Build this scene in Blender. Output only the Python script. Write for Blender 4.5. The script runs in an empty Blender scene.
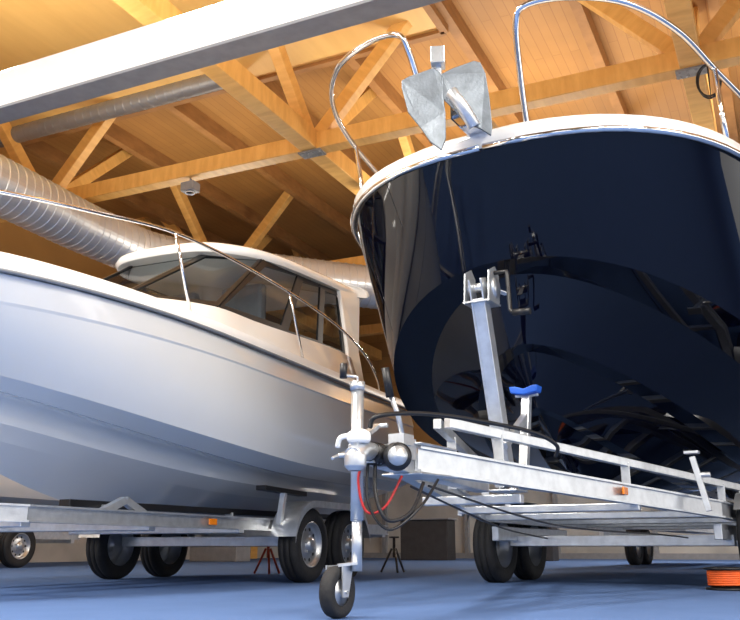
import bpy, math, random, bmesh
from mathutils import Vector, Matrix
random.seed(4)
V=Vector
COL=bpy.context.scene.collection
# ---------------------------------------------------------------- materials
def mat(name,col,rough=.5,metal=0,coat=0,var=0,scale=8,bump=0,bscale=60,stretch=(1,1,1),col2=None,emit=0,spec=None):
    m=bpy.data.materials.new(name); m.use_nodes=True
    nt=m.node_tree; N=nt.nodes; L=nt.links; b=N['Principled BSDF']
    b.inputs['Base Color'].default_value=(*col,1)
    b.inputs['Roughness'].default_value=rough; b.inputs['Metallic'].default_value=metal
    b.inputs['Coat Weight'].default_value=coat; b.inputs['Coat Roughness'].default_value=.03
    if spec is not None: b.inputs['Specular IOR Level'].default_value=spec
    if emit: b.inputs['Emission Color'].default_value=(*col,1); b.inputs['Emission Strength'].default_value=emit
    tc=N.new('ShaderNodeTexCoord'); mp=N.new('ShaderNodeMapping'); mp.inputs['Scale'].default_value=stretch
    L.new(tc.outputs['Object'],mp.inputs['Vector'])
    nz=N.new('ShaderNodeTexNoise'); nz.inputs['Scale'].default_value=scale; nz.inputs['Detail'].default_value=5
    L.new(mp.outputs[0],nz.inputs['Vector'])
    c2=col2 or tuple(max(0,c*(1-var)) for c in col)
    if var or col2:
        r=N.new('ShaderNodeValToRGB'); r.color_ramp.elements[0].position=.35; r.color_ramp.elements[1].position=.65
        r.color_ramp.elements[0].color=(*c2,1); r.color_ramp.elements[1].color=(*col,1)
        L.new(nz.outputs['Fac'],r.inputs[0]); L.new(r.outputs[0],b.inputs['Base Color'])
    if bump:
        n2=N.new('ShaderNodeTexNoise'); n2.inputs['Scale'].default_value=bscale; L.new(mp.outputs[0],n2.inputs['Vector'])
        bp=N.new('ShaderNodeBump'); bp.inputs['Strength'].default_value=bump; bp.inputs['Distance'].default_value=.02
        L.new(n2.outputs['Fac'],bp.inputs['Height']); L.new(bp.outputs[0],b.inputs['Normal'])
    return m
def plankmat(name,c1,c2,gap,rot=(0,0,0),w=3.0,h=.16,rough=.55):
    m=bpy.data.materials.new(name); m.use_nodes=True
    nt=m.node_tree; N=nt.nodes; L=nt.links; b=N['Principled BSDF']; b.inputs['Roughness'].default_value=rough
    tc=N.new('ShaderNodeTexCoord'); mp=N.new('ShaderNodeMapping'); mp.inputs['Rotation'].default_value=rot
    L.new(tc.outputs['Object'],mp.inputs['Vector'])
    br=N.new('ShaderNodeTexBrick'); br.inputs['Scale'].default_value=1; br.inputs['Brick Width'].default_value=w; br.inputs['Row Height'].default_value=h
    br.inputs['Mortar Size'].default_value=.005; br.inputs['Color1'].default_value=(*c1,1); br.inputs['Color2'].default_value=(*c2,1); br.inputs['Mortar'].default_value=(*gap,1)
    L.new(mp.outputs[0],br.inputs['Vector'])
    nz=N.new('ShaderNodeTexNoise'); nz.inputs['Scale'].default_value=1.2; nz.inputs['Detail'].default_value=6; L.new(mp.outputs[0],nz.inputs['Vector'])
    mx=N.new('ShaderNodeMixRGB'); mx.blend_type='MULTIPLY'; mx.inputs[0].default_value=.35
    L.new(br.outputs['Color'],mx.inputs[1]); L.new(nz.outputs['Fac'],mx.inputs[2]); L.new(mx.outputs[0],b.inputs['Base Color'])
    return m
NAVY=mat('navy_gelcoat',(.0008,.0012,.006),.03,0,0,var=.2,scale=1.5,spec=.36)
WHITE=mat('white_gelcoat',(.92,.895,.845),.10,0,.6,var=.02,scale=2)
DECK=mat('deck_white',(.88,.88,.87),.4,var=.03)
GALV=mat('galvanised_steel',(.70,.72,.74),.32,.78,var=.16,scale=14,bump=.04)
CHROME=mat('polished_stainless',(.9,.9,.91),.12,1,var=.05)
RUB=mat('tyre_rubber',(.015,.015,.017),.75,var=.3,scale=20,bump=.2)
BLK=mat('black_plastic',(.01,.01,.012),.4,var=.2)
RIM=mat('silver_rim',(.55,.56,.58),.35,.8,var=.1)
ANC=mat('anchor_steel',(.24,.27,.30),.42,.6,var=.3,scale=9,bump=.1)
GLASS=mat('tinted_window_glass',(.03,.035,.04),.03,0,.5)
nt=GLASS.node_tree
mx=nt.nodes.new('ShaderNodeMixShader'); tr=nt.nodes.new('ShaderNodeBsdfTransparent'); tr.inputs[0].default_value=(.60,.65,.68,1)
mx.inputs[0].default_value=.25; nt.links.new(tr.outputs[0],mx.inputs[1]); nt.links.new(nt.nodes['Principled BSDF'].outputs[0],mx.inputs[2]); nt.links.new(mx.outputs[0],nt.nodes['Material Output'].inputs[0])
BLUE=mat('blue_rubber',(.01,.12,.65),.5,var=.2)
AMBER=mat('amber_lens',(.95,.25,.01),.2,0,.5,var=.1)
REDC=mat('red_cable',(.5,.02,.02),.4,var=.1)
ORC=mat('orange_cable',(.9,.14,.02),.5,var=.2)
REDP=mat('red_paint',(.5,.05,.02),.45,var=.2)
WOODB=mat('glulam_beam',(.80,.46,.13),.5,var=0,col2=(.68,.36,.09),scale=2.5,stretch=(1,1,4),bump=.05)
WOODS=mat('smooth_wood_panel',(.76,.47,.15),.5,col2=(.70,.42,.13),scale=1.5,stretch=(3,.4,1))
WOODD=mat('dark_joist_wood',(.36,.17,.05),.6,col2=(.27,.125,.035),scale=3,stretch=(1,1,3))
CEIL=plankmat('ceiling_planks',(.46,.225,.06),(.42,.20,.053),(.31,.135,.035),rot=(0,0,math.pi/2))
WALLW=plankmat('wall_planks',(.58,.31,.09),(.52,.27,.08),(.30,.13,.04),rot=(math.pi/2,0,0),w=2.4,h=.5)
WALLY=plankmat('side_wall_planks',(.58,.31,.09),(.52,.27,.08),(.30,.13,.04),rot=(math.pi/2,0,math.pi/2),w=2.4,h=.5)
WALLG=mat('light_grey_wall_panel',(.50,.49,.47),.6,var=.35,scale=.9)
WALLD=mat('dark_grey_wall_panel',(.10,.10,.11),.6,var=.3,scale=.7)
CARPET=mat('blue_carpet',(.105,.175,.36),.95,col2=(.098,.165,.34),scale=3,bump=.3,bscale=350,spec=.02)
DUCT=mat('duct_metal',(.66,.68,.70),.34,.5,var=.08,scale=3)
DUCTD=mat('dull_duct_metal',(.30,.30,.30),.45,.5,var=.12,scale=3)
PAINTW=mat('white_paint',(.93,.93,.92),.4,var=.02)
GREYP=mat('grey_paint',(.25,.26,.28),.5,var=.15)
STEELD=mat('dark_steel',(.06,.06,.065),.5,.5,var=.2)
STEELG=mat('zinc_plate',(.3,.3,.3),.5,.5,var=.2)
FILL_GLOW=mat('fill_diffuser',(1,.96,.9),.4,emit=8)  # glowing strip of the added fill lamps
# ---------------------------------------------------------------- geometry
def cr(pts,k=6,closed=False):
    pts=[V(p) for p in pts]; out=[]; n=len(pts)
    for i in range(n if closed else n-1):
        if closed: p0,p1,p2,p3=pts[i-1],pts[i],pts[(i+1)%n],pts[(i+2)%n]
        else: p0=pts[max(i-1,0)];p1=pts[i];p2=pts[i+1];p3=pts[min(i+2,n-1)]
        for j in range(k):
            t=j/k
            out.append(.5*((2*p1)+(p2-p0)*t+(2*p0-5*p1+4*p2-p3)*t*t+(3*p1-p0-3*p2+p3)*t**3))
    if not closed: out.append(pts[-1])
    return out
class G:
    def __init__(s): s.v=[];s.f=[];s.m=[];s.s=[]
    def add(s,vs,fs,mi=0,sm=False):
        o=len(s.v); s.v+=[tuple(v) for v in vs]
        for f in fs: s.f.append([o+i for i in f]); s.m.append(mi); s.s.append(sm)
        return s
    def box(s,c,sz,mi=0,R=None):
        c=V(c); vs=[]
        for x in(-1,1):
            for y in(-1,1):
                for z in(-1,1):
                    p=V((x*sz[0]/2,y*sz[1]/2,z*sz[2]/2)); 
                    if R: p=R@p
                    vs.append(c+p)
        return s.add(vs,[(0,1,3,2),(4,6,7,5),(0,4,5,1),(2,3,7,6),(0,2,6,4),(1,5,7,3)],mi)
    def beam(s,p,q,w,h,mi=0,up=(0,0,1)):
        p=V(p);q=V(q);d=(q-p).normalized();u=V(up)
        if abs(d.dot(u))>.98:u=V((0,1,0))
        x=d.cross(u).normalized();y=x.cross(d).normalized()
        vs=[a+x*i*w/2+y*j*h/2 for a in(p,q) for i,j in((-1,-1),(1,-1),(1,1),(-1,1))]
        return s.add(vs,[(0,3,2,1),(4,5,6,7),(0,1,5,4),(1,2,6,5),(2,3,7,6),(3,0,4,7)],mi)
    def tube(s,pts,r,mi=0,n=10,k=0,sm=True):
        pts=cr(pts,k) if k else [V(p) for p in pts]
        N=len(pts); d=(pts[1]-pts[0]).normalized()
        x=d.cross(V((0,0,1)))
        if x.length<.05:x=d.cross(V((0,1,0)))
        x.normalize(); vs=[]
        for i in range(N):
            if i==0:t=pts[1]-pts[0]
            elif i==N-1:t=pts[-1]-pts[-2]
            else:t=(pts[i+1]-pts[i]).normalized()+(pts[i]-pts[i-1]).normalized()
            t.normalize(); x=(x-t*x.dot(t)).normalized(); y=t.cross(x)
            rr=r[i] if isinstance(r,(list,tuple)) else r
            for j in range(n):
                a=2*math.pi*j/n; vs.append(pts[i]+x*math.cos(a)*rr+y*math.sin(a)*rr)
        fs=[(i*n+j,i*n+(j+1)%n,(i+1)*n+(j+1)%n,(i+1)*n+j) for i in range(N-1) for j in range(n)]
        s.add(vs,fs,mi,sm); o=len(s.v)-len(vs)
        s.f.append([o+j for j in range(n)][::-1]);s.m.append(mi);s.s.append(False)
        s.f.append([o+(N-1)*n+j for j in range(n)]);s.m.append(mi);s.s.append(False)
        return s
    def lathe(s,prof,o=(0,0,0),ax=(1,0,0),mi=0,n=32,sm=True):
        o=V(o);a=V(ax).normalized();x=a.cross(V((0,0,1)))
        if x.length<.05:x=a.cross(V((0,1,0)))
        x.normalize();y=a.cross(x);vs=[]
        for r,h in prof:
            for j in range(n):
                t=2*math.pi*j/n; vs.append(o+a*h+(x*math.cos(t)+y*math.sin(t))*max(r,1e-4))
        m=len(prof)
        return s.add(vs,[(i*n+j,i*n+(j+1)%n,(i+1)*n+(j+1)%n,(i+1)*n+j) for i in range(m-1) for j in range(n)],mi,sm)
    def loft(s,rows,mi=0,sm=True):
        n=len(rows[0]); vs=[p for r in rows for p in r]
        return s.add(vs,[(i*n+j,i*n+j+1,(i+1)*n+j+1,(i+1)*n+j) for i in range(len(rows)-1) for j in range(n-1)],mi,sm)
    def plate(s,pts,off,mi=0):
        n=len(pts);pts=[V(p) for p in pts];off=V(off)
        vs=pts+[p+off for p in pts]
        return s.add(vs,[tuple(range(n))[::-1],tuple(range(n,2*n))]+[(i,(i+1)%n,n+(i+1)%n,n+i) for i in range(n)],mi)
    def obj(s,name,mats,parent=None,bevel=0,loc=(0,0,0),rot=(0,0,0),**k):
        me=bpy.data.meshes.new(name); me.from_pydata(s.v,[],s.f)
        for m in (mats if isinstance(mats,(list,tuple)) else [mats]): me.materials.append(m)
        for i,p in enumerate(me.polygons): p.material_index=s.m[i]; p.use_smooth=s.s[i]
        bm=bmesh.new(); bm.from_mesh(me); bmesh.ops.recalc_face_normals(bm,faces=bm.faces); bm.to_mesh(me); bm.free()
        o=bpy.data.objects.new(name,me); COL.objects.link(o); o.location=loc; o.rotation_euler=rot
        if parent: o.parent=parent
        if bevel:
            b=o.modifiers.new('b','BEVEL'); b.width=bevel; b.segments=2; b.limit_method='ANGLE'
        for a,c in k.items(): o[a]=c
        return o
def empty(name,loc,yaw,label,cat,**k):
    o=bpy.data.objects.new(name,None); COL.objects.link(o); o.location=loc; o.rotation_euler=(0,0,math.radians(yaw)); o.empty_display_size=.2
    o['label']=label;o['category']=cat
    for a,c in k.items(): o[a]=c
    return o
# ---------------------------------------------------------------- room (yaw 25.4 deg)
RY=-25.4; RE=math.radians(RY)
Rz=Matrix.Rotation(RE,4,'Z')
def room(g,name,mats,**k):
    return g.obj(name,mats,None,rot=(0,0,RE),**k)
CZ=8.6
G().box((2,8,-.05),(90,90,.1)).obj('floor',CARPET,rot=(0,0,RE),kind='structure')
room(G().box((2,8,CZ+.1),(34,36,.2)),'ceiling',CEIL,kind='structure')
room(G().box((2,26,(CZ+3.2)/2),(34,.2,CZ-3.2)).box((2,26,1.6),(34,.14,3.2),mi=1),'wall_back',[WALLW,WALLG],kind='structure')
room(G().box((-15,8,CZ/2+.6),(.2,36,CZ-1.2)).box((-15,8,.6),(.14,36,1.2),mi=1),'wall_left',[WALLY,WALLG],kind='structure')
# unseen front wall: dark piers and daylight openings added to streak the hull reflections
g=G().box((2,-10,7.4),(34,.3,2.4)).box((2,-10,.35),(34,.3,.7))
for i in range(9): g.box((-14.4+i*4.1,-10,3.6),(1.5,.4,7.2))
room(g,'wall_front',WALLD,kind='structure')
g=G()
for i in range(13): g.box((-14.5+i*2.75,25.85,1.6),(.12,.16,3.2))
g.box((2,25.85,3.14),(34,.2,.12)).box((2,25.85,.08),(34,.2,.16)); room(g,'trim_3',GREYP,kind='structure')
na=[-11.95,-6.24,-.53,5.2,10.9]; nb=[-.4,5.3,11,16.7,22.4]; ZC=6.5
def wood_beam(p,q,w,h,label,grp):
    p=Rz@V(p);q=Rz@V(q)
    d=q-p; L=d.length; x=d.normalized(); up=V((0,0,1))
    if abs(x.dot(up))>.98: up=V((0,1,0))
    sx=x.cross(up).normalized(); sy=x.cross(sx).normalized()
    g=G().box((0,0,L/2),(w,h,L)); o=g.obj('ceiling_beam' if grp[0]=='g' else 'roof_strut',WOODB,bevel=.01,label=label,category='beam',group=grp)
    M=Matrix((sx,sy,x)).transposed().to_4x4(); M.translation=p; o.matrix_world=M
    return o
for b in nb:
    wood_beam((-14.8,b,ZC),(18,b,ZC),.24,.28,'long honey-coloured glulam beam under plank ceiling','glulam beams of the roof')
for a in na[:-1]:
    wood_beam((a,-9,ZC+.02),(a,25.8,ZC+.02),.28,.32,'long honey-coloured glulam beam crossing under plank ceiling','glulam beams of the roof')
for a in na[:-1]:
    for b in nb[1:]:
        for dx,dy in ((1.9,0),(-1.9,0),(0,2.2),(0,-2.2)):
            wood_beam((a+dx*.08,b+dy*.08,ZC+.15),(a+dx,b+dy,CZ-.02),.18,.22,'slanted wooden strut between beam crossing and ceiling','slanted roof struts')
g=G()
for i in range(18):
    g.box((-13.5+i*1.9,8,CZ-.16),(.16,35,.32))
room(g,'trim_1',WOODD,kind='structure')
g=G().box((-9.4,1.4,8.24),(10.6,20.0,.05)).box((-9.4,11.4,8.3),(10.6,.12,.3),mi=1).box((-4.1,1.4,8.3),(.12,20,.3),mi=1); room(g,'trim_2',[WOODS,WOODD],kind='structure')
for a in na[1:3]:
    for b in nb[2:3]:
        g=G().box((0,0,0),(.40,.22,.03))
        for x in(-.15,-.05,.05,.15):
            for y in(-.06,.06): g.lathe([(0,-.03),(.018,-.03),(.018,-.01)],(x,y,0),(0,0,1),n=8)
        o=g.obj('steel_connector',STEELG,label='grey bolted steel plate under beam crossing',category='connector',group='steel roof connectors')
        o.location=Rz@V((a,b,ZC-.152)); o.rotation_euler=(0,0,RE)
for b in (5.3,11,16.7,22.4):
    room(G().box((-14.6,b,CZ/2),(.4,.35,CZ)),'column',WOODB,label='square glulam column at plank wall',category='column',group='wall columns')
g=G().box((0,5.95,5.06),(24,.14,.52)); g.box((0,5.90,4.785),(24,.26,.03),mi=1)
room(g,'header_beam',[PAINTW,GREYP],label='long white-painted beam with thin grey edge crossing below roof',category='beam')
def duct(name,pts,r,label,m,rib=1.025):
    Q=cr([V(p) for p in pts],10)
    L_=[0]
    for i in range(1,len(Q)): L_.append(L_[-1]+(Q[i]-Q[i-1]).length)
    tot=L_[-1]; st=.17; n=int(tot/st); out=[];rr=[]
    def at(s):
        for i in range(1,len(Q)):
            if L_[i]>=s: return Q[i-1].lerp(Q[i],(s-L_[i-1])/max(1e-6,L_[i]-L_[i-1]))
        return Q[-1]
    for i in range(n):
        s=i*tot/n
        for ds,k in((0,1.0),(st*.82,1.0),(st*.87,rib),(st*.95,rib)): out.append(at(s+ds)); rr.append(r*k)
    G().tube(out,rr,n=48,sm=False).obj(name,m,label=label,category='air duct')
duct('air_duct',[(-7.9,8.4,5.85),(-6.0,12.5,5.85),(-4.9,14.9,5.80),(-3.8,16.2,5.75),(-.5,17.6,5.7),(6,20,5.7)],.45,'large silver spiral ventilation duct under wooden roof',DUCT)
duct('air_duct',[Rz@V((-14,10.13,7.50)),Rz@V((-9,10.13,7.50)),Rz@V((-7.4,10.13,7.50))],.15,'slim grey ventilation duct beneath plank ceiling',DUCTD)
duct('air_duct',[Rz@V((-1.5,13.5,5.6)),Rz@V((6,13.5,5.6)),Rz@V((14,13.5,5.6))],.13,'slim grey pipe below wooden beams',DUCTD)
# black cable loop hanging from a beam
pts=[]
for i in range(3*20+1):
    a=2*math.pi*i/20; k=i/60
    pts.append((.13*math.sin(a)*(1+.15*k),.03*math.sin(a*.33),-.30-.24*math.cos(a)*(1-.08*k)))
hc=G().tube([(0,0,.0),(0,0,-.06)]+pts,.012,n=7).obj('hanging_cable',BLK,label='black cable coiled in a loop hanging from wooden beam',category='cable'); hc.location=Rz@V((-.33,10.8,ZC-.14)); hc.rotation_euler=(0,0,RE)
def lamp(a,b,z,L,power,col=(1,.95,.88)):  # added fill: invented pendants that brighten the hall and the white boat
    c=Rz@V((a,b,z))
    e=empty('fill_lamp',c,RY,'added slim linear fill lamp with white diffuser','lamp',group='added linear fill lamps')
    G().box((0,0,.04),(.22,L,.06)).obj('lamp_housing',PAINTW,e)
    G().box((0,0,0),(.16,L-.06,.03)).obj('diffuser',FILL_GLOW,e)
    for s_ in(-1,1): G().tube([(0,s_*L*.35,.06),(0,s_*L*.35,CZ-z)],.006,n=6).obj('hanging_wire',STEELD,e)
    l=bpy.data.lights.new('fill_light','AREA'); l.shape='RECTANGLE'; l.size=.5;l.size_y=L;l.energy=power;l.color=col
    o=bpy.data.objects.new('fill_light',l);COL.objects.link(o);o.location=(0,0,-.03);o.parent=e
for a in (-10,-4,2.5,8): 
    lamp(a,-3.5,6.2,3,560)
    lamp(a,1.6,6.3,3,460)
lamp(-2,19,6.0,3,420); lamp(4,19,6.0,3,420)
def ceiling_fill(a,b,z,power):  # bare area light added to brighten the ceiling, no fixture
    c=Rz@V((a,b,z))
    l=bpy.data.lights.new('ceiling_fill','AREA');l.shape='RECTANGLE';l.size=4;l.size_y=1;l.energy=power;l.color=(1,.9,.76)
    o=bpy.data.objects.new('ceiling_fill',l);COL.objects.link(o);o.location=c;o.rotation_euler=(math.pi,0,RE)
for a,b,p in((-9,6.3,270),(-3,6.3,300),(4,6.3,320),(-4,14,280),(2,14,260),(-10,13,180),(-2,20,240)): ceiling_fill(a,b,5.3,p)
for a,b in((-8.6,11),(-6.0,12.6),(-9.4,5.9)):
    c=Rz@V((a,b,ZC-.3)); e=empty('spot_lamp',c,RY,'small grey box spotlight hanging under wooden beam','lamp',group='small roof spotlights')
    G().box((0,0,0),(.26,.2,.16)).tube([(0,0,.08),(0,0,.18)],.02).obj('lamp_housing',GREYP,e,bevel=.015)
    G().lathe([(0,0),(.07,0),(.08,-.03)],(0,-.0,-.08),(0,0,1),n=16).obj('lens',PAINTW,e)
# ---------------------------------------------------------------- hull builder
def hline(P,U,n=44):
    u0,z0,L,R,ex,z1,Rz_=P; out=[]
    for i in range(n+1):
        t=i/n; u=u0+(U-u0)*t**1.7
        q=min((u-u0)/R,1); l=L*(max(0,1-(1-q)**ex))**(1/ex)
        l*=1-.06*max(0,(u-u0-R)/(U-u0-R))
        w=min((u-u0)/Rz_,1); w=w*(2-w)
        out.append(V((l,u,z0+(z1-z0)*w)))
    return out
def qi(a,b,c,s):
    w0=2*(s-.5)*(s-1);w1=-4*s*(s-1);w2=2*s*(s-.5)
    return tuple(x*w0+y*w1+z*w2 for x,y,z in zip(a,b,c))
def lin(a,b,s): return tuple(x*(1-s)+y*s for x,y in zip(a,b))
def mirror(r): return [V((-p.x,p.y,p.z)) for p in r]
def hull(groups,U,mi=None,k=8):
    g=G(); ends=[]
    for gi,gr in enumerate(groups):
        if len(gr)==2: a,c=gr; b=lin(a,c,.5); kk=1
        else: a,b,c=gr; kk=k
        rows=[hline(qi(a,b,c,i/kk),U) for i in range(kk+1)]
        g.loft(rows,mi[gi] if mi else 0); g.loft([mirror(r) for r in rows],mi[gi] if mi else 0)
        ends+=[r[-1] for r in rows]
    g.loft([[p for p in ends],[V((-p.x,p.y,p.z)) for p in ends]],0,False)
    return g
def panel(g,A,B,U,k=6):
    a=hline(A,U);b=hline(B,U); rows=[[p.lerp(q,i/k) for p,q in zip(a,b)] for i in range(k+1)]
    g.loft(rows); g.loft([mirror(r) for r in rows]); return g
def deck(line,crown,zoff=0,inset=0,m=9,i0=0,i1=None):
    rows=[]
    for p in line[i0:i1]:
        w=max(0,p.x-inset); rows.append([V((w*math.cos(math.pi*j/m),p.y,p.z+zoff+crown*min(w,1)*math.sin(math.pi*j/m))) for j in range(m+1)])
    return rows
# ---------------------------------------------------------------- NAVY BOAT
nb_=empty('motorboat',(0,4,0),-30,'motorboat with glossy navy hull and white gunwale on trailer','boat')
S=(1.50,2.88,1.64,1.9,2.5,2.70,4.5); M1=(1.68,2.54,1.66,2.0,2.25,2.06,4.2); K=(1.86,2.20,1.66,2.15,2.05,1.06,4.2)
K2=(2.0,2.13,1.46,2.35,1.8,1.07,4.2); A1=(2.12,1.66,1.10,2.7,1.7,.95,3.8); A2=(2.20,1.62,.95,2.7,1.65,.95,3.8)
B1=(2.34,1.25,.55,2.9,1.5,.84,3.2); B2=(2.42,1.22,.40,2.9,1.5,.84,3.2); KE=(2.95,.86,.0,3.0,1.9,.74,2.0)
U=8.9
g=hull([(S,M1,K)],U)
for A_,B_ in((K,K2),(K2,A1),(A1,A2),(A2,B1),(B1,B2),(B2,KE)): panel(g,A_,B_,U)
e_=[hline(x,U)[-1] for x in(K,K2,A1,B1,KE)]
g.loft([e_,mirror(e_)],0,False)
g.obj('hull',NAVY,nb_,label='glossy navy hull')
sh=hline(S,U)
sw=hline((1.46,2.97,1.64,1.9,2.5,2.79,4.5),U); sw2=hline((1.50,3.0,1.56,1.85,2.5,2.82,4.5),U)
S2=hline((1.50,2.88,1.645,1.9,2.5,2.70,4.5),U)
g=G(); g.loft([S2,sw,sw2]); g.loft([mirror(r) for r in(S2,sw,sw2)]); g.loft(deck(sw2,.03)); g.obj('deck',WHITE,nb_,label='white deck moulding')
g=G(); off=[V((p.x+.012,p.y-.012,p.z)) for p in sh]; g.tube(off,.024,n=8); g.tube(mirror(off),.024,n=8); g.obj('rub_rail',CHROME,nb_)
def ring(pts): return [V(p) for p in pts]+[V((-p[0],p[1],p[2])) for p in reversed(pts)]
a=ring([(.3,3.6,2.85),(.8,3.9,2.85),(1.05,4.8,2.85),(1.05,6.8,2.8)]); b=ring([(.3,4.6,3.75),(.7,4.75,3.75),(.9,5.2,3.8),(.95,6.9,3.85)])
G().loft([a+[a[0]],b+[b[0]]],0,False).obj('windshield',GLASS,nb_)
G().plate([p+V((p.x*.06,0,0)) for p in b],(0,0,.09)).obj('cabin_roof',WHITE,nb_,bevel=.03)
def rails(boat,pts,feet,r,name='bow_rail',sides=(1,-1)):
    for sgn in sides:
        g=G(); P=[(p[0]*sgn,p[1],p[2]) for p in pts]; g.tube(P,r,k=7)
        for f in feet:
            g.tube([(f[0]*sgn,f[1],f[2]),(f[3]*sgn,f[4],f[5])],r*.9); g.lathe([(0,0),(r*2.4,0),(r*2.2,.012),(r,.02)],(f[0]*sgn,f[1],f[2]),(0,0,1),n=14)
        g.obj(name,CHROME,boat)
aft=[(1.58,3.4,3.50),(1.56,4.6,3.38),(1.5,5.6,3.25),(1.46,5.9,2.85)]
rails(nb_,[(.28,1.62,3.0),(.29,1.50,3.35),(.32,1.38,3.65),(.40,1.34,3.74),(.66,1.42,3.76),(.98,1.62,3.73),(1.22,1.98,3.66),(1.37,2.45,3.58)]+aft,[(1.41,2.5,2.9,1.38,2.48,3.575),(1.5,4.0,2.88,1.575,4.0,3.44)],.022,sides=(1,))
rails(nb_,[(.40,1.64,3.0),(.42,1.48,3.35),(.44,1.30,3.64),(.50,1.25,3.76),(.76,1.32,3.83),(1.16,1.52,3.84),(1.45,1.90,3.80),(1.58,2.45,3.70)]+aft,[(1.46,2.5,2.9,1.575,2.48,3.69),(1.5,4.0,2.88,1.575,4.0,3.44)],.022,sides=(-1,))
g=G().box((.07,1.42,3.02),(.012,.5,.11)).box((-.07,1.42,3.02),(.012,.5,.11)).box((0,1.5,2.98),(.15,.36,.012)).lathe([(0,-.065),(.035,-.065),(.022,0),(.035,.065),(0,.065)],(0,1.22,3.02),(1,0,0),n=16)
g.obj('bow_roller',CHROME,nb_)
G().box((.45,2.2,3.04),(.5,.5,.05)).obj('deck_hatch',DECK,nb_,bevel=.02)
# anchor
Rn=Matrix.Rotation(math.radians(-30),4,'Z')
an=empty('anchor',V((0,4,0))+Rn@V((-.08,1.08,3.05)),-8,'grey steel plough anchor hanging over the bow roller','anchor')
G().plate([(-.27,.0,.12),(-.27,.0,.17),(-.225,.0,.195),(-.055,-.02,.235),(-.01,-.03,.18),(.01,-.04,-.1),(.01,-.04,-.28),(-.02,-.05,-.36),(-.09,-.03,-.29),(-.15,-.01,-.18),(-.23,.0,-.06)],(0,.02,0)).obj('fluke',ANC,an,bevel=.005)
G().plate([(-.01,-.03,.18),(.06,-.02,.22),(.20,.0,.275),(.24,.0,.26),(.27,.0,.18),(.29,.0,0),(.30,.0,-.20),(.29,.0,-.26),(.23,.0,-.21),(.13,-.01,-.16),(.05,-.03,-.06),(.0,-.03,.0)],(0,.02,0)).obj('fluke',ANC,an,bevel=.005)
G().box((-.03,-.02,.30),(.09,.10,.12)).plate([(-.045,.0,.1),(-.045,-.03,.28),(-.045,.10,.30),(-.045,.30,.05),(-.045,.30,-.04),(-.045,.06,.05)],(.035,0,0)).tube([(.05,-.06,.03),(.13,-.05,-.09),(.19,.0,-.19)],.042,n=14).obj('shank',GALV,an,bevel=.004)
# ---------------------------------------------------------------- wheels
R0=.33
tp=[(.20,-.085),(.255,-.10),(.30,-.097),(.322,-.08),(.33,-.06),(.33,-.035),(.318,-.033),(.318,-.025),(.33,-.023),(.33,.023),(.318,.025),(.318,.033),(.33,.035),(.33,.06),(.322,.08),(.30,.097),(.255,.10),(.20,.085)]
def wheel(parent,loc,sgn,sc=1.0):
    o=G().lathe([(r*sc,h*sc) for r,h in tp],n=40).obj('wheel',RUB,parent,loc=loc)
    g=G().lathe([(r*sc,h*sc*sgn) for r,h in[(.205,-.085),(.2,.088),(.19,.085),(.185,.05),(.165,.03),(.11,.04),(.075,.055),(.065,.055),(.06,.09),(.03,.1),(0,.1)]],n=40)
    for i in range(10):
        a=math.pi*2*i/10; g.lathe([(0,.002),(.017*sc,.002)],V((.037*sc*sgn,math.cos(a)*.14*sc,math.sin(a)*.14*sc)),(sgn,0,0),mi=1,n=10,sm=False)
    for i in range(5):
        a=math.pi*2*i/5+.3; g.lathe([(.011,0),(.011,.018),(0,.018)],V((.056*sc*sgn,math.cos(a)*.075*sc,math.sin(a)*.075*sc)),(sgn,0,0),n=6,sm=False)
    g.obj('rim',[RIM,BLK],o)
    return o
def fender(g,l,us,R,w,a0=170):
    u0,u1=us; pts=[]
    for i in range(9): a=math.radians(a0-(a0-90)*i/8); pts.append((u0+R*math.cos(a),R0+R*math.sin(a)))
    for i in range(9): a=math.radians(90-80*i/8); pts.append((u1+R*math.cos(a),R0+R*math.sin(a)))
    g.loft([[V((l-w/2,p[0],p[1])) for p in pts],[V((l+w/2,p[0],p[1])) for p in pts]])
    sgn=1 if l>0 else -1
    g.loft([[V((l+sgn*w/2,p[0],p[1])) for p in pts],[V((l+sgn*w/2,p[0],p[1]-.06)) for p in pts]])
# ---------------------------------------------------------------- NAVY TRAILER
t=empty('boat_trailer',(0,4,0),-30,'galvanised tandem-axle trailer with winch post under navy boat','trailer')
def cbeam(g,p,q,h,w=.05,th=.008):
    p=V(p);q=V(q); g.beam(p,q,w*.35,h); up=V((0,0,h/2-th/2)); g.beam(p+up,q+up,w,th*1.6); g.beam(p-up,q-up,w,th*1.6)
for sgn in(1,-1):
    g=G(); cbeam(g,(sgn*.06,.35,.72),(sgn*.95,3.6,.58),.12,.06); cbeam(g,(sgn*.95,3.6,.58),(sgn*.95,8.3,.55),.12,.06)
    g.obj('side_frame',GALV,t)
for u,l in((1.15,.3),(2.4,.64),(3.6,.95),(5.3,.95),(6.6,.95),(8.2,.95)): G().beam((-l,u,.56-.01*(u>3)),(l,u,.56-.01*(u>3)),.06,.05).obj('cross_member',GALV,t,bevel=.006)
G().beam((0,.1,.71),(0,1.3,.66),.09,.10).plate([(-.11,.3,.64),(.11,.3,.64),(.16,.62,.64),(-.16,.62,.64)],(0,0,.012)).plate([(-.11,.3,.785),(.11,.3,.785),(.16,.62,.775),(-.16,.62,.775)],(0,0,.012)).obj('drawbar',GALV,t,bevel=.006)
g=G().lathe([(0,-.02),(.035,-.02),(.04,.03),(.055,.04),(.04,.055),(.055,.07),(.04,.085),(.055,.1),(.04,.115),(.055,.13),(.04,.145),(.055,.16),(.045,.18)],(0,-.02,.72),(0,1,0),mi=1,n=20)
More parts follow.
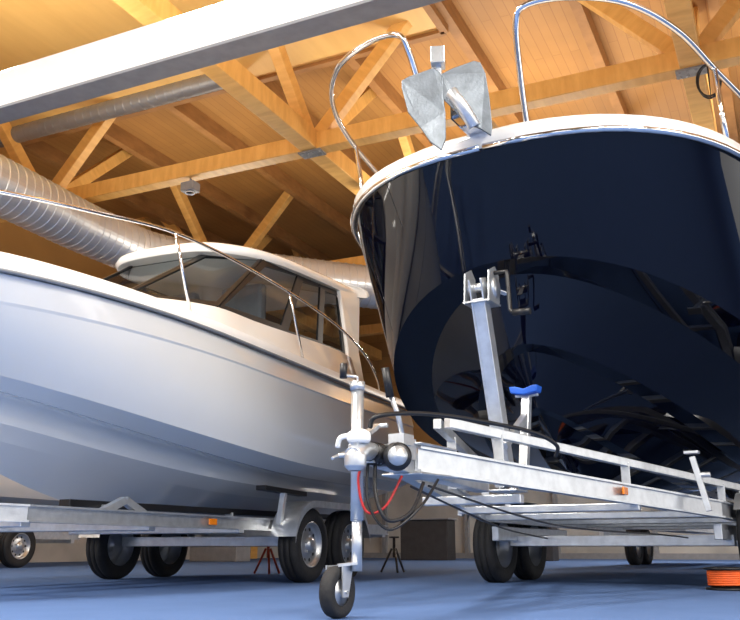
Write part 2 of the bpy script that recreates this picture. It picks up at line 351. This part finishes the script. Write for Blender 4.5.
g.box((0,.16,.72),(.12,.12,.10)).tube([(0,.02,.73),(0,-.08,.72),(0,-.15,.69)],[.04,.048,.045],n=16).lathe([(.03,-.07),(.05,-.05),(.05,0),(.03,.03),(0,.03)],(0,-.13,.70),(0,0,1),n=18)
g.beam((0,-.14,.75),(0,.06,.85),.04,.02).tube([(-.04,.06,.85),(.06,.06,.85)],.012).obj('coupling',[GALV,BLK],t,bevel=.003)
G().lathe([(0,-.05),(.05,-.05),(.062,-.03),(.065,.03),(.05,.05),(0,.05)],(.12,.04,.70),(.5,-.86,0),mi=1,n=24).lathe([(.045,.051),(.045,.056),(0,.06)],(.12,.04,.70),(.5,-.86,0),n=20).box((.12,.08,.78),(.08,.10,.05)).obj('jockey_motor',[GALV,BLK],t)
G().tube([(.05,.24,.78),(.04,.2,.92),(.02,.16,1.02)],.013).box((.06,.24,.76),(.03,.16,.10)).tube([(.02,.16,1.0),(.01,.13,1.14)],.02,mi=1,n=12).obj('handbrake_lever',[GALV,BLK],t)
jl,ju=-.08,.02
j=G().tube([(jl,ju,.42),(jl,ju,1.02)],.030,n=18).tube([(jl,ju,1.02),(jl,ju,1.06)],.036,n=18).obj('jockey_stand',GALV,t)
wx=jl-.07; wy=ju-.05
G().tube([(jl,ju,.2),(jl,ju,.45)],.024,n=16).beam((jl,ju,.235),(wx,wy,.225),.09,.012).plate([(wx-.045,wy-.03,.225),(wx-.045,wy+.06,.225),(wx-.045,wy+.02,.09),(wx-.045,wy-.03,.09)],(.006,0,0)).plate([(wx+.04,wy-.03,.225),(wx+.04,wy+.06,.225),(wx+.04,wy+.02,.09),(wx+.04,wy-.03,.09)],(.006,0,0)).lathe([(.008,-.055),(.008,.055)],(wx,wy,.112),(1,0,0),n=10).obj('wheel_fork',GALV,j)
w=G().lathe([(.06,-.025),(.09,-.034),(.108,-.028),(.112,-.01),(.112,.01),(.108,.028),(.09,.034),(.06,.025)],n=32).obj('wheel',RUB,j,loc=(wx,wy,.112))
G().lathe([(0,-.04),(.02,-.04),(.02,-.02),(.065,-.022),(.065,.022),(.02,.02),(.02,.04),(0,.04)],n=28).obj('rim',RIM,w)
G().tube([(jl,ju,1.06),(jl,ju,1.085),(jl-.03,ju-.02,1.09),(jl-.06,ju-.03,1.09)],.007).tube([(jl-.06,ju-.03,1.08),(jl-.06,ju-.03,1.15)],.018,mi=1,n=12).obj('crank_handle',[GALV,BLK],j)
G().box((jl+.04,ju+.02,.72),(.12,.09,.09)).lathe([(.036,-.05),(.043,-.045),(.043,.045),(.036,.05)],(jl,ju,.72),(0,0,1),n=20).lathe([(0,-.08),(.012,-.08),(.012,.0)],(jl-.02,ju,.72),(1,0,0),n=10).tube([(jl-.1,ju-.06,.70),(jl-.1,ju+.06,.74)],.008).obj('clamp',GALV,j,bevel=.004)
G().lathe([(0,-.03),(.045,-.03),(.055,-.015),(.052,.015),(.03,.03),(0,.034)],(-.0,-.10,.785),(0,0,1),n=24).tube([(-.04,-.11,.79),(-.08,-.13,.78),(-.10,-.12,.74)],.012,k=4).obj('plug_holder',[PAINTW],t)
G().tube([(.03,-.05,.83),(.08,-.05,.88),(.2,.3,.92),(.42,.9,.9),(.52,1.1,.84),(.5,1.15,.78)],.011,k=8).obj('brake_hose',BLK,t)
G().tube([(.0,.05,.70),(.03,.0,.53),(.08,.02,.42),(.13,.15,.46),(.12,.3,.6)],.009,k=8).obj('electric_cable',BLK,t)
G().tube([(-.02,.02,.7),(-.01,.0,.5),(.07,.05,.38),(.15,.2,.48),(.15,.4,.62)],.007,k=8).obj('electric_cable',BLK,t)
G().tube([(-.02,.0,.72),(-.05,-.02,.60),(-.02,0,.46),(.05,.05,.48),(.10,.12,.62)],.006,k=8).obj('breakaway_cable',REDC,t)
g=G()
for x in(-.04,.04): g.beam((x,1.72,.66),(x,1.33,1.92),.012,.09,up=(0,1,0))
g.beam((0,1.70,.68),(0,1.36,1.8),.08,.055,up=(0,1,0)).box((0,1.7,.64),(.2,.2,.012)); g.obj('winch_post',GALV,t,bevel=.004)
g=G().plate([(-.08,1.30,1.76),(-.08,1.48,1.78),(-.08,1.48,1.96),(-.08,1.42,2.01),(-.08,1.32,1.96)],(.008,0,0)).plate([(.08,1.30,1.76),(.08,1.48,1.78),(.08,1.48,1.96),(.08,1.42,2.01),(.08,1.32,1.96)],(.008,0,0)).box((0,1.4,1.77),(.18,.18,.01))
g.lathe([(.02,-.075),(.065,-.07),(.03,-.065),(.03,.065),(.065,.07),(.02,.075)],(0,1.4,1.88),(1,0,0),n=24)
g.lathe([(0,.08),(.065,.08),(.065,.095),(0,.095)],(0,1.42,1.87),(1,0,0),n=24); g.obj('winch',GALV,t)
G().tube([(.09,1.4,1.96),(.17,1.4,1.96),(.175,1.4,1.94),(.20,1.36,1.70),(.215,1.35,1.68),(.24,1.35,1.675)],.014).tube([(.22,1.35,1.675),(.33,1.35,1.67)],.022,mi=0,n=12).obj('winch_crank',BLK,t)
G().beam((0,1.43,1.9),(0,1.86,1.95),.05,.006).obj('winch_strap',PAINTW,t)
g=G().beam((.05,1.85,.66),(.05,2.0,1.28),.055,.055,up=(0,1,0)).beam((.05,1.55,.9),(.05,1.98,1.15),.045,.045,up=(0,1,0)).lathe([(0,-.08),(.012,-.08),(.012,.08),(0,.08)],(.05,2.0,1.28),(1,0,0),n=10); g.obj('bow_support',GALV,t,bevel=.004)
G().plate([(-.05,1.93,1.335),(-.04,1.93,1.29),(.05,1.93,1.275),(.14,1.93,1.29),(.15,1.93,1.335),(.11,1.93,1.335),(.05,1.93,1.315),(-.01,1.93,1.335)],(0,.1,0)).obj('bow_stop',BLUE,t,bevel=.008)
for sgn in(1,-1):
    g=G().beam((sgn*.03,.78,.95),(sgn*1.0,4.4,.78),.045,.055)
    for s_,zz in((.12,.69),(.5,.65),(.9,.60)):
        p=V((sgn*.03,.78,.95)).lerp(V((sgn*1.0,4.4,.78)),s_); g.beam((p.x,p.y,zz-.06),(p.x,p.y,p.z),.06,.012)
    g.obj('support_rail',GALV,t,bevel=.004)
    g=G().beam((sgn*.95,3.1,.55),(sgn*.87,3.1,.93),.04,.04,up=(0,1,0)).box((sgn*.87,3.1,.96),(.10,.08,.02)).lathe([(0,-.05),(.02,-.05),(.02,.05),(0,.05)],(sgn*.93,3.1,.8),(1,0,0),n=10)
    g.obj('side_support',GALV,t,bevel=.003)
G().box((.60,2.20,.65),(.014,.11,.05)).obj('side_marker',AMBER,t,bevel=.008)
for u in(4.2,5.02): G().beam((-.95,u,.36),(.95,u,.36),.09,.09).obj('axle',GALV,t,bevel=.006)
for s_ in(1,-1): G().beam((s_*.9,3.7,.42),(s_*.9,5.6,.42),.06,.12).obj('axle_bracket',GALV,t,bevel=.006)
for u in(4.2,5.02):
    for s_ in(1,-1): wheel(t,(s_*1.10,u,.33),s_)
for s_ in(1,-1):
    g=G(); fender(g,s_*1.12,(4.2,5.02),.40,.24,140); g.obj('mudguard',GALV,t)
for s_ in(1,-1): G().tube([(s_*.05,.5,.60),(s_*.2,2,.44),(s_*.5,3.5,.40),(s_*.6,4.2,.38)],.006,k=6).obj('brake_cable',STEELD,t)
# ---------------------------------------------------------------- WHITE BOAT
wb=empty('motorboat',(-1.43,8.98,0),-24,'white pilothouse motorboat with steel bow rail on trailer','boat')
UW=1.95
S=(-4.85,1.86,1.30,2.7,2.3,1.86,6.0); K=(-4.2,1.44,1.24,3.0,2.0,1.02,3.9)
K2=(-4.06,1.37,1.03,3.0,2.0,.94,3.9); ST=(-3.72,1.18,.70,3.0,2.0,.86,3.2); ST2=(-3.56,1.06,.52,3.0,2.0,.77,3.2); KE=(-3.1,.85,0,3,2,.58,1.6)
UP=(-4.66,1.72,1.345,2.8,2.3,1.68,5.5); UP2=(-4.64,1.70,1.335,2.8,2.3,1.67,5.5)
g=hull([(S,lin(S,UP,.5),UP),(UP,UP2),(UP2,(-4.4,1.57,1.335,2.95,2.2,1.32,4.6),K),(K2,(-3.86,1.33,.82,3.0,2.0,.965,3.6),ST)],UW)
for A_,B_ in((K,K2),(ST,ST2),(ST2,KE)): panel(g,A_,B_,UW)
e_=[hline(x,UW)[-1] for x in(K,K2,ST,ST2,KE)]; g.loft([e_,mirror(e_)],0,False)
g.obj('hull',WHITE,wb)
a1=hline((-4.87,1.88,1.325,2.7,2.3,1.88,6),UW); a2=hline((-4.87,1.96,1.31,2.7,2.3,1.96,6),UW); a3=hline((-4.78,2.0,1.2,2.7,2.3,2.0,6),UW)
g=G(); g.loft([a1,a2,a3]); g.loft([mirror(r) for r in(a1,a2,a3)]); g.loft(deck(a3,.13,i1=36)); g.loft(deck(a3,.0,-.3,i0=35)); g.obj('deck',DECK,wb)
g=G(); off=[V((p.x+.006,p.y,p.z-.01)) for p in a1]; g.tube(off,.014,n=8); g.tube(mirror(off),.014,n=8); g.obj('rub_rail',GREYP,wb)
r00=cr(ring([(.45,-3.1,2.07),(.95,-2.2,2.02),(1.06,-1.2,2.0),(1.06,.8,1.98)]),6,True)
def lerpring(lo,hi,s): return [a.lerp(b,s) for a,b in zip(lo,hi)]
r11=cr(ring([(.40,-2.35,2.25),(.86,-1.85,2.26),(.96,-1.2,2.26),(.98,.8,2.26)]),6,True)
g=G().loft([r00+[r00[0]],lerpring(r00,r11,.5)+[lerpring(r00,r11,.5)[0]],r11+[r11[0]]],0,True); g.add(r11,[tuple(range(len(r11)))],0); g.obj('cabin_base',WHITE,wb)
r1=ring([(.40,-2.3,2.27),(.90,-1.68,2.27),(.97,.66,2.27)])
top=ring([(.42,-1.22,2.96),(.80,-.80,3.0),(.88,.66,3.07)])
def pane(g,fr,a,b,c,d,th=.018):
    g.add([a,b,c,d],[(0,1,2,3)],0)
    n=(b-a).cross(d-a).normalized()*.012; ce=(a+b+c+d)/4; k=th*2.2
    P=[a,b,c,d]; I=[p+(ce-p).normalized()*k*1.5 for p in P]
    for s_ in(1,-1):
        for i in range(4):
            j=(i+1)%4; fr.add([P[i]+n*s_,P[j]+n*s_,I[j]+n*s_,I[i]+n*s_],[(0,1,2,3)],0)
    for i in range(4):
        j=(i+1)%4
        fr.add([P[i]+n,P[j]+n,P[j]-n,P[i]-n],[(0,1,2,3)],0); fr.add([I[i]+n,I[j]+n,I[j]-n,I[i]-n],[(0,1,2,3)],0)
for side in(0,1):
    f=(lambda p:V((-p.x,p.y,p.z))) if side else (lambda p:p)
    lo0,lo1,hi0,hi1=r1[1],r1[2],top[1],top[2]
    cuts=[0,.46,.76,1]
    for i in range(3):
        g=G();fr=G()
        a=lo0.lerp(lo1,cuts[i]);b=lo0.lerp(lo1,cuts[i+1]);c=hi0.lerp(hi1,cuts[i+1]);d=hi0.lerp(hi1,cuts[i])
        pane(g,fr,f(a),f(b),f(c),f(d),.028)
        w=g.obj('side_window',GLASS,wb); fr.obj('window_frame',BLK,w)
    g=G();fr=G()
    pane(g,fr,f(r1[0]),f(r1[1]),f(top[1]),f(top[0]),.022)
    w=g.obj('quarter_window',GLASS,wb); fr.obj('window_frame',BLK,w)
g=G();fr=G(); pane(g,fr,r1[5],r1[0],top[0],top[5],.018); w=g.obj('windshield',GLASS,wb); fr.obj('window_frame',BLK,w)
out=cr([V(p) for p in ring([(.36,-1.38,2.94),(.70,-1.10,2.95),(.86,-.6,2.98),(.92,.2,3.02),(.93,.95,3.06),(.9,1.12,3.07)])],5,True)
def sc_(k,kz): return [V((p.x*k,(p.y+.2)*k-.2,p.z+kz)) for p in out]
L_=[sc_(1,0),sc_(1.02,.03),sc_(1.005,.08),sc_(.95,.115),sc_(.80,.145),sc_(.45,.16),sc_(.01,.165)]
g=G().loft([r+[r[0]] for r in L_],0,True); g.loft([sc_(1,0)+[sc_(1,0)[0]],sc_(.9,-.01)+[sc_(.9,-.01)[0]],sc_(.01,-.0)+[sc_(.01,0)[0]]]); g.obj('cabin_roof',WHITE,wb)
for s_ in(1,-1):
    G().plate([(s_*1.03,.66,1.98),(s_*1.03,1.10,1.98),(s_*1.0,.98,2.4),(s_*.96,1.08,3.12),(s_*.93,.60,3.09),(s_*1.0,.68,2.4)],(-s_*.06,0,0)).obj('rear_pillar',WHITE,wb,bevel=.015)
    G().box((s_*.4,-.5,2.55),(.5,.12,.6)).box((s_*.4,-.75,2.3),(.5,.5,.14)).obj('helm_seat',GREYP,wb,bevel=.05)
rails(wb,[(.18,-4.75,2.36),(.6,-4.5,2.37),(.9,-4.05,2.40),(1.05,-3.4,2.48),(1.15,-2.58,2.58),(1.18,-1.4,2.58),(1.18,-.1,2.50),(1.17,.7,2.34),(1.16,1.1,2.12),(1.15,1.2,1.98)],
  [(1.12,-2.35,2.0,1.155,-2.65,2.57),(1.15,-.6,1.98,1.18,-.95,2.555),(.75,-4.3,1.98,.80,-4.25,2.38)],.014)
G().box((0,2.35,2.0),(.42,.55,.5)).box((0,2.3,1.45),(.2,.3,.7)).box((0,2.1,1.5),(.3,.2,.3)).box((0,2.35,.95),(.1,.3,.5)).obj('outboard_engine',BLK,wb,bevel=.06)
# ---------------------------------------------------------------- WHITE BOAT TRAILER
t=empty('boat_trailer',(-1.43,8.98,0),-24,'galvanised tandem-axle boat trailer carrying white boat','trailer')
for s_ in(1,-1):
    g=G(); cbeam(g,(s_*.92,-3.6,.5),(s_*.92,1.9,.5),.10,.07); cbeam(g,(s_*.92,-3.6,.5),(s_*.06,-6.3,.52),.10,.07); g.obj('side_frame',GALV,t)
    g=G().beam((s_*.55,-2.9,.60),(s_*.75,1.6,.62),.10,.05,mi=1)
    for u in(-2.6,-1,1.2): g.beam((s_*.66,u,.46),(s_*.66,u,.6),.08,.02)
    g.obj('bunk',[GALV,BLK],t,bevel=.005)
    g=G().beam((s_*1.02,-.75,.5),(s_*1.06,-.75,.78),.05,.05,up=(0,1,0)).beam((s_*1.03,-1.1,.8),(s_*1.06,-.4,.78),.10,.04,mi=1); g.obj('side_support',[GALV,BLK],t,bevel=.004)
    g=G(); fender(g,s_*1.08,(-.4,.42),.39,.26); g.obj('mudguard',GALV,t)
    for u in(-.4,.42): wheel(t,(s_*1.08,u,.33),s_)
for u in(-3.6,-2.4,-1.2,.9,1.85): G().beam((-.92,u,.46),(.92,u,.46),.08,.08).obj('cross_member',GALV,t,bevel=.006)
for u in(-.4,.42): G().beam((-.95,u,.36),(.95,u,.36),.09,.09).obj('axle',GALV,t,bevel=.006)
g=G().beam((.9,-3.0,.5),(.9,-2.7,.62),.05,.05).beam((.9,-2.4,.5),(.9,-2.7,.62),.05,.05); g.obj('bracket',GALV,t)
G().box((.965,-1.7,.5),(.012,.11,.05)).obj('side_marker',AMBER,t,bevel=.008)
# ---------------------------------------------------------------- floor items and background
cl=empty('cable_reel',(2.66,6.75,0),0,'orange cable wound on low black reel standing on carpet','cable reel'); cl.scale=(.8,.8,.75)
pts=[]
for i in range(7*24+1):
    a=2*math.pi*i/24; pts.append((.165*math.cos(a),.165*math.sin(a),.04+.021*i/24))
G().tube(pts,.013,n=7).obj('cable',ORC,cl)
G().lathe([(0,0),(.2,0),(.2,.02),(.15,.024),(.15,.19),(.2,.194),(.2,.214),(.05,.22),(0,.22)],(0,0,0),(0,0,1),n=32).obj('reel',BLK,cl)
def stand(x,y,m,label,h=.42):
    e=empty('axle_stand',(x,y,0),20,label,'stand')
    for i in range(3):
        a=2*math.pi*i/3+.4; G().tube([(.17*math.cos(a),.17*math.sin(a),.012),(.03*math.cos(a),.03*math.sin(a),h*.7)],.014,n=8).obj('leg',m,e)
    G().tube([(0,0,h*.45),(0,0,h)],.018,n=10).box((0,0,h+.01),(.1,.08,.02)).obj('post',m,e)
stand(.3,11.2,STEELD,'black metal tripod stand on blue carpet'); stand(-1.2,10.6,REDP,'red metal axle stand behind trailer wheel')
def far_boat(x,y,yaw,hm,label):
    e=empty('motorboat',(x,y,0),yaw,label,'boat',group='distant display boats')
    S=(-3.2,2.0,1.2,2.4,2.2,1.8,5); M=(-2.9,1.6,1.15,2.6,2.1,1.4,4); K=(-2.6,1.25,1.0,2.8,2,1.08,3); KE=(-2,.9,0,3,2,.74,2)
    hull([(S,M,K),(K,lin(K,KE,.5),KE)],3.0).obj('hull',hm,e)
    G().loft(deck(hline(S,3.0),.1)).obj('deck',DECK,e)
    r=ring([(.3,-1.2,1.9),(.8,-.8,1.9),(.9,1,1.9)]); q=ring([(.3,-.6,2.6),(.7,-.3,2.6),(.75,.9,2.7)])
    G().loft([r+[r[0]],q+[q[0]]],0,False).obj('windshield',GLASS,e); G().plate(q,(0,0,.07)).obj('cabin_roof',WHITE,e)
    t=empty('boat_trailer',(x,y,0),yaw,'galvanised trailer under distant display boat','trailer',group='distant trailers')
    for s_ in(1,-1):
        G().beam((s_*.85,-2.6,.5),(s_*.85,2.6,.5),.07,.12).obj('side_frame',GALV,t)
        for u in(.2,1.0): wheel(t,(s_*1.05,u,.33),s_)
    g=G(); 
    for u in(-2.4,0.2,1.0,2.4): g.beam((-.9,u,.42),(.9,u,.42),.08,.08)
    g.box((0,0,.62),(.5,3.6,.12)); g.obj('cross_member',GALV,t)
far_boat(5.6,15.6,-30,WHITE,'white display boat on trailer farther back in hall')
far_boat(-6.95,13.7,-24,WHITE,'white display boat on trailer farther back in hall')
for x,y,m_,lb in((-3.5,21,GREYP,'plain grey display counter on blue carpet'),(1.5,23.2,STEELD,'dark display counter on blue carpet'),(3.9,22,STEELD,'dark display counter on blue carpet'),(9,19,PAINTW,'plain white display counter on blue carpet')):
    e=empty('display_counter',(x,y,0),-25,lb,'counter',group='display counters')
    G().box((0,0,.5),(1.3,.6,1.0)).obj('body',m_,e,bevel=.02); G().box((0,0,1.02),(1.4,.7,.04)).obj('counter_top',GREYP,e,bevel=.01)
# ---------------------------------------------------------------- camera & world
cam=bpy.data.cameras.new('camera'); cam.sensor_width=36; cam.lens=42.13; co=bpy.data.objects.new('camera',cam); COL.objects.link(co)
co.location=(0,0,.30); co.rotation_euler=(math.radians(90+15.37),0,0); bpy.context.scene.camera=co
w=bpy.data.worlds.new('world'); bpy.context.scene.world=w; w.use_nodes=True
bg=w.node_tree.nodes['Background']; bg.inputs[0].default_value=(1,.98,.955,1); bg.inputs[1].default_value=2.1
bpy.context.scene.view_settings.view_transform='Standard'
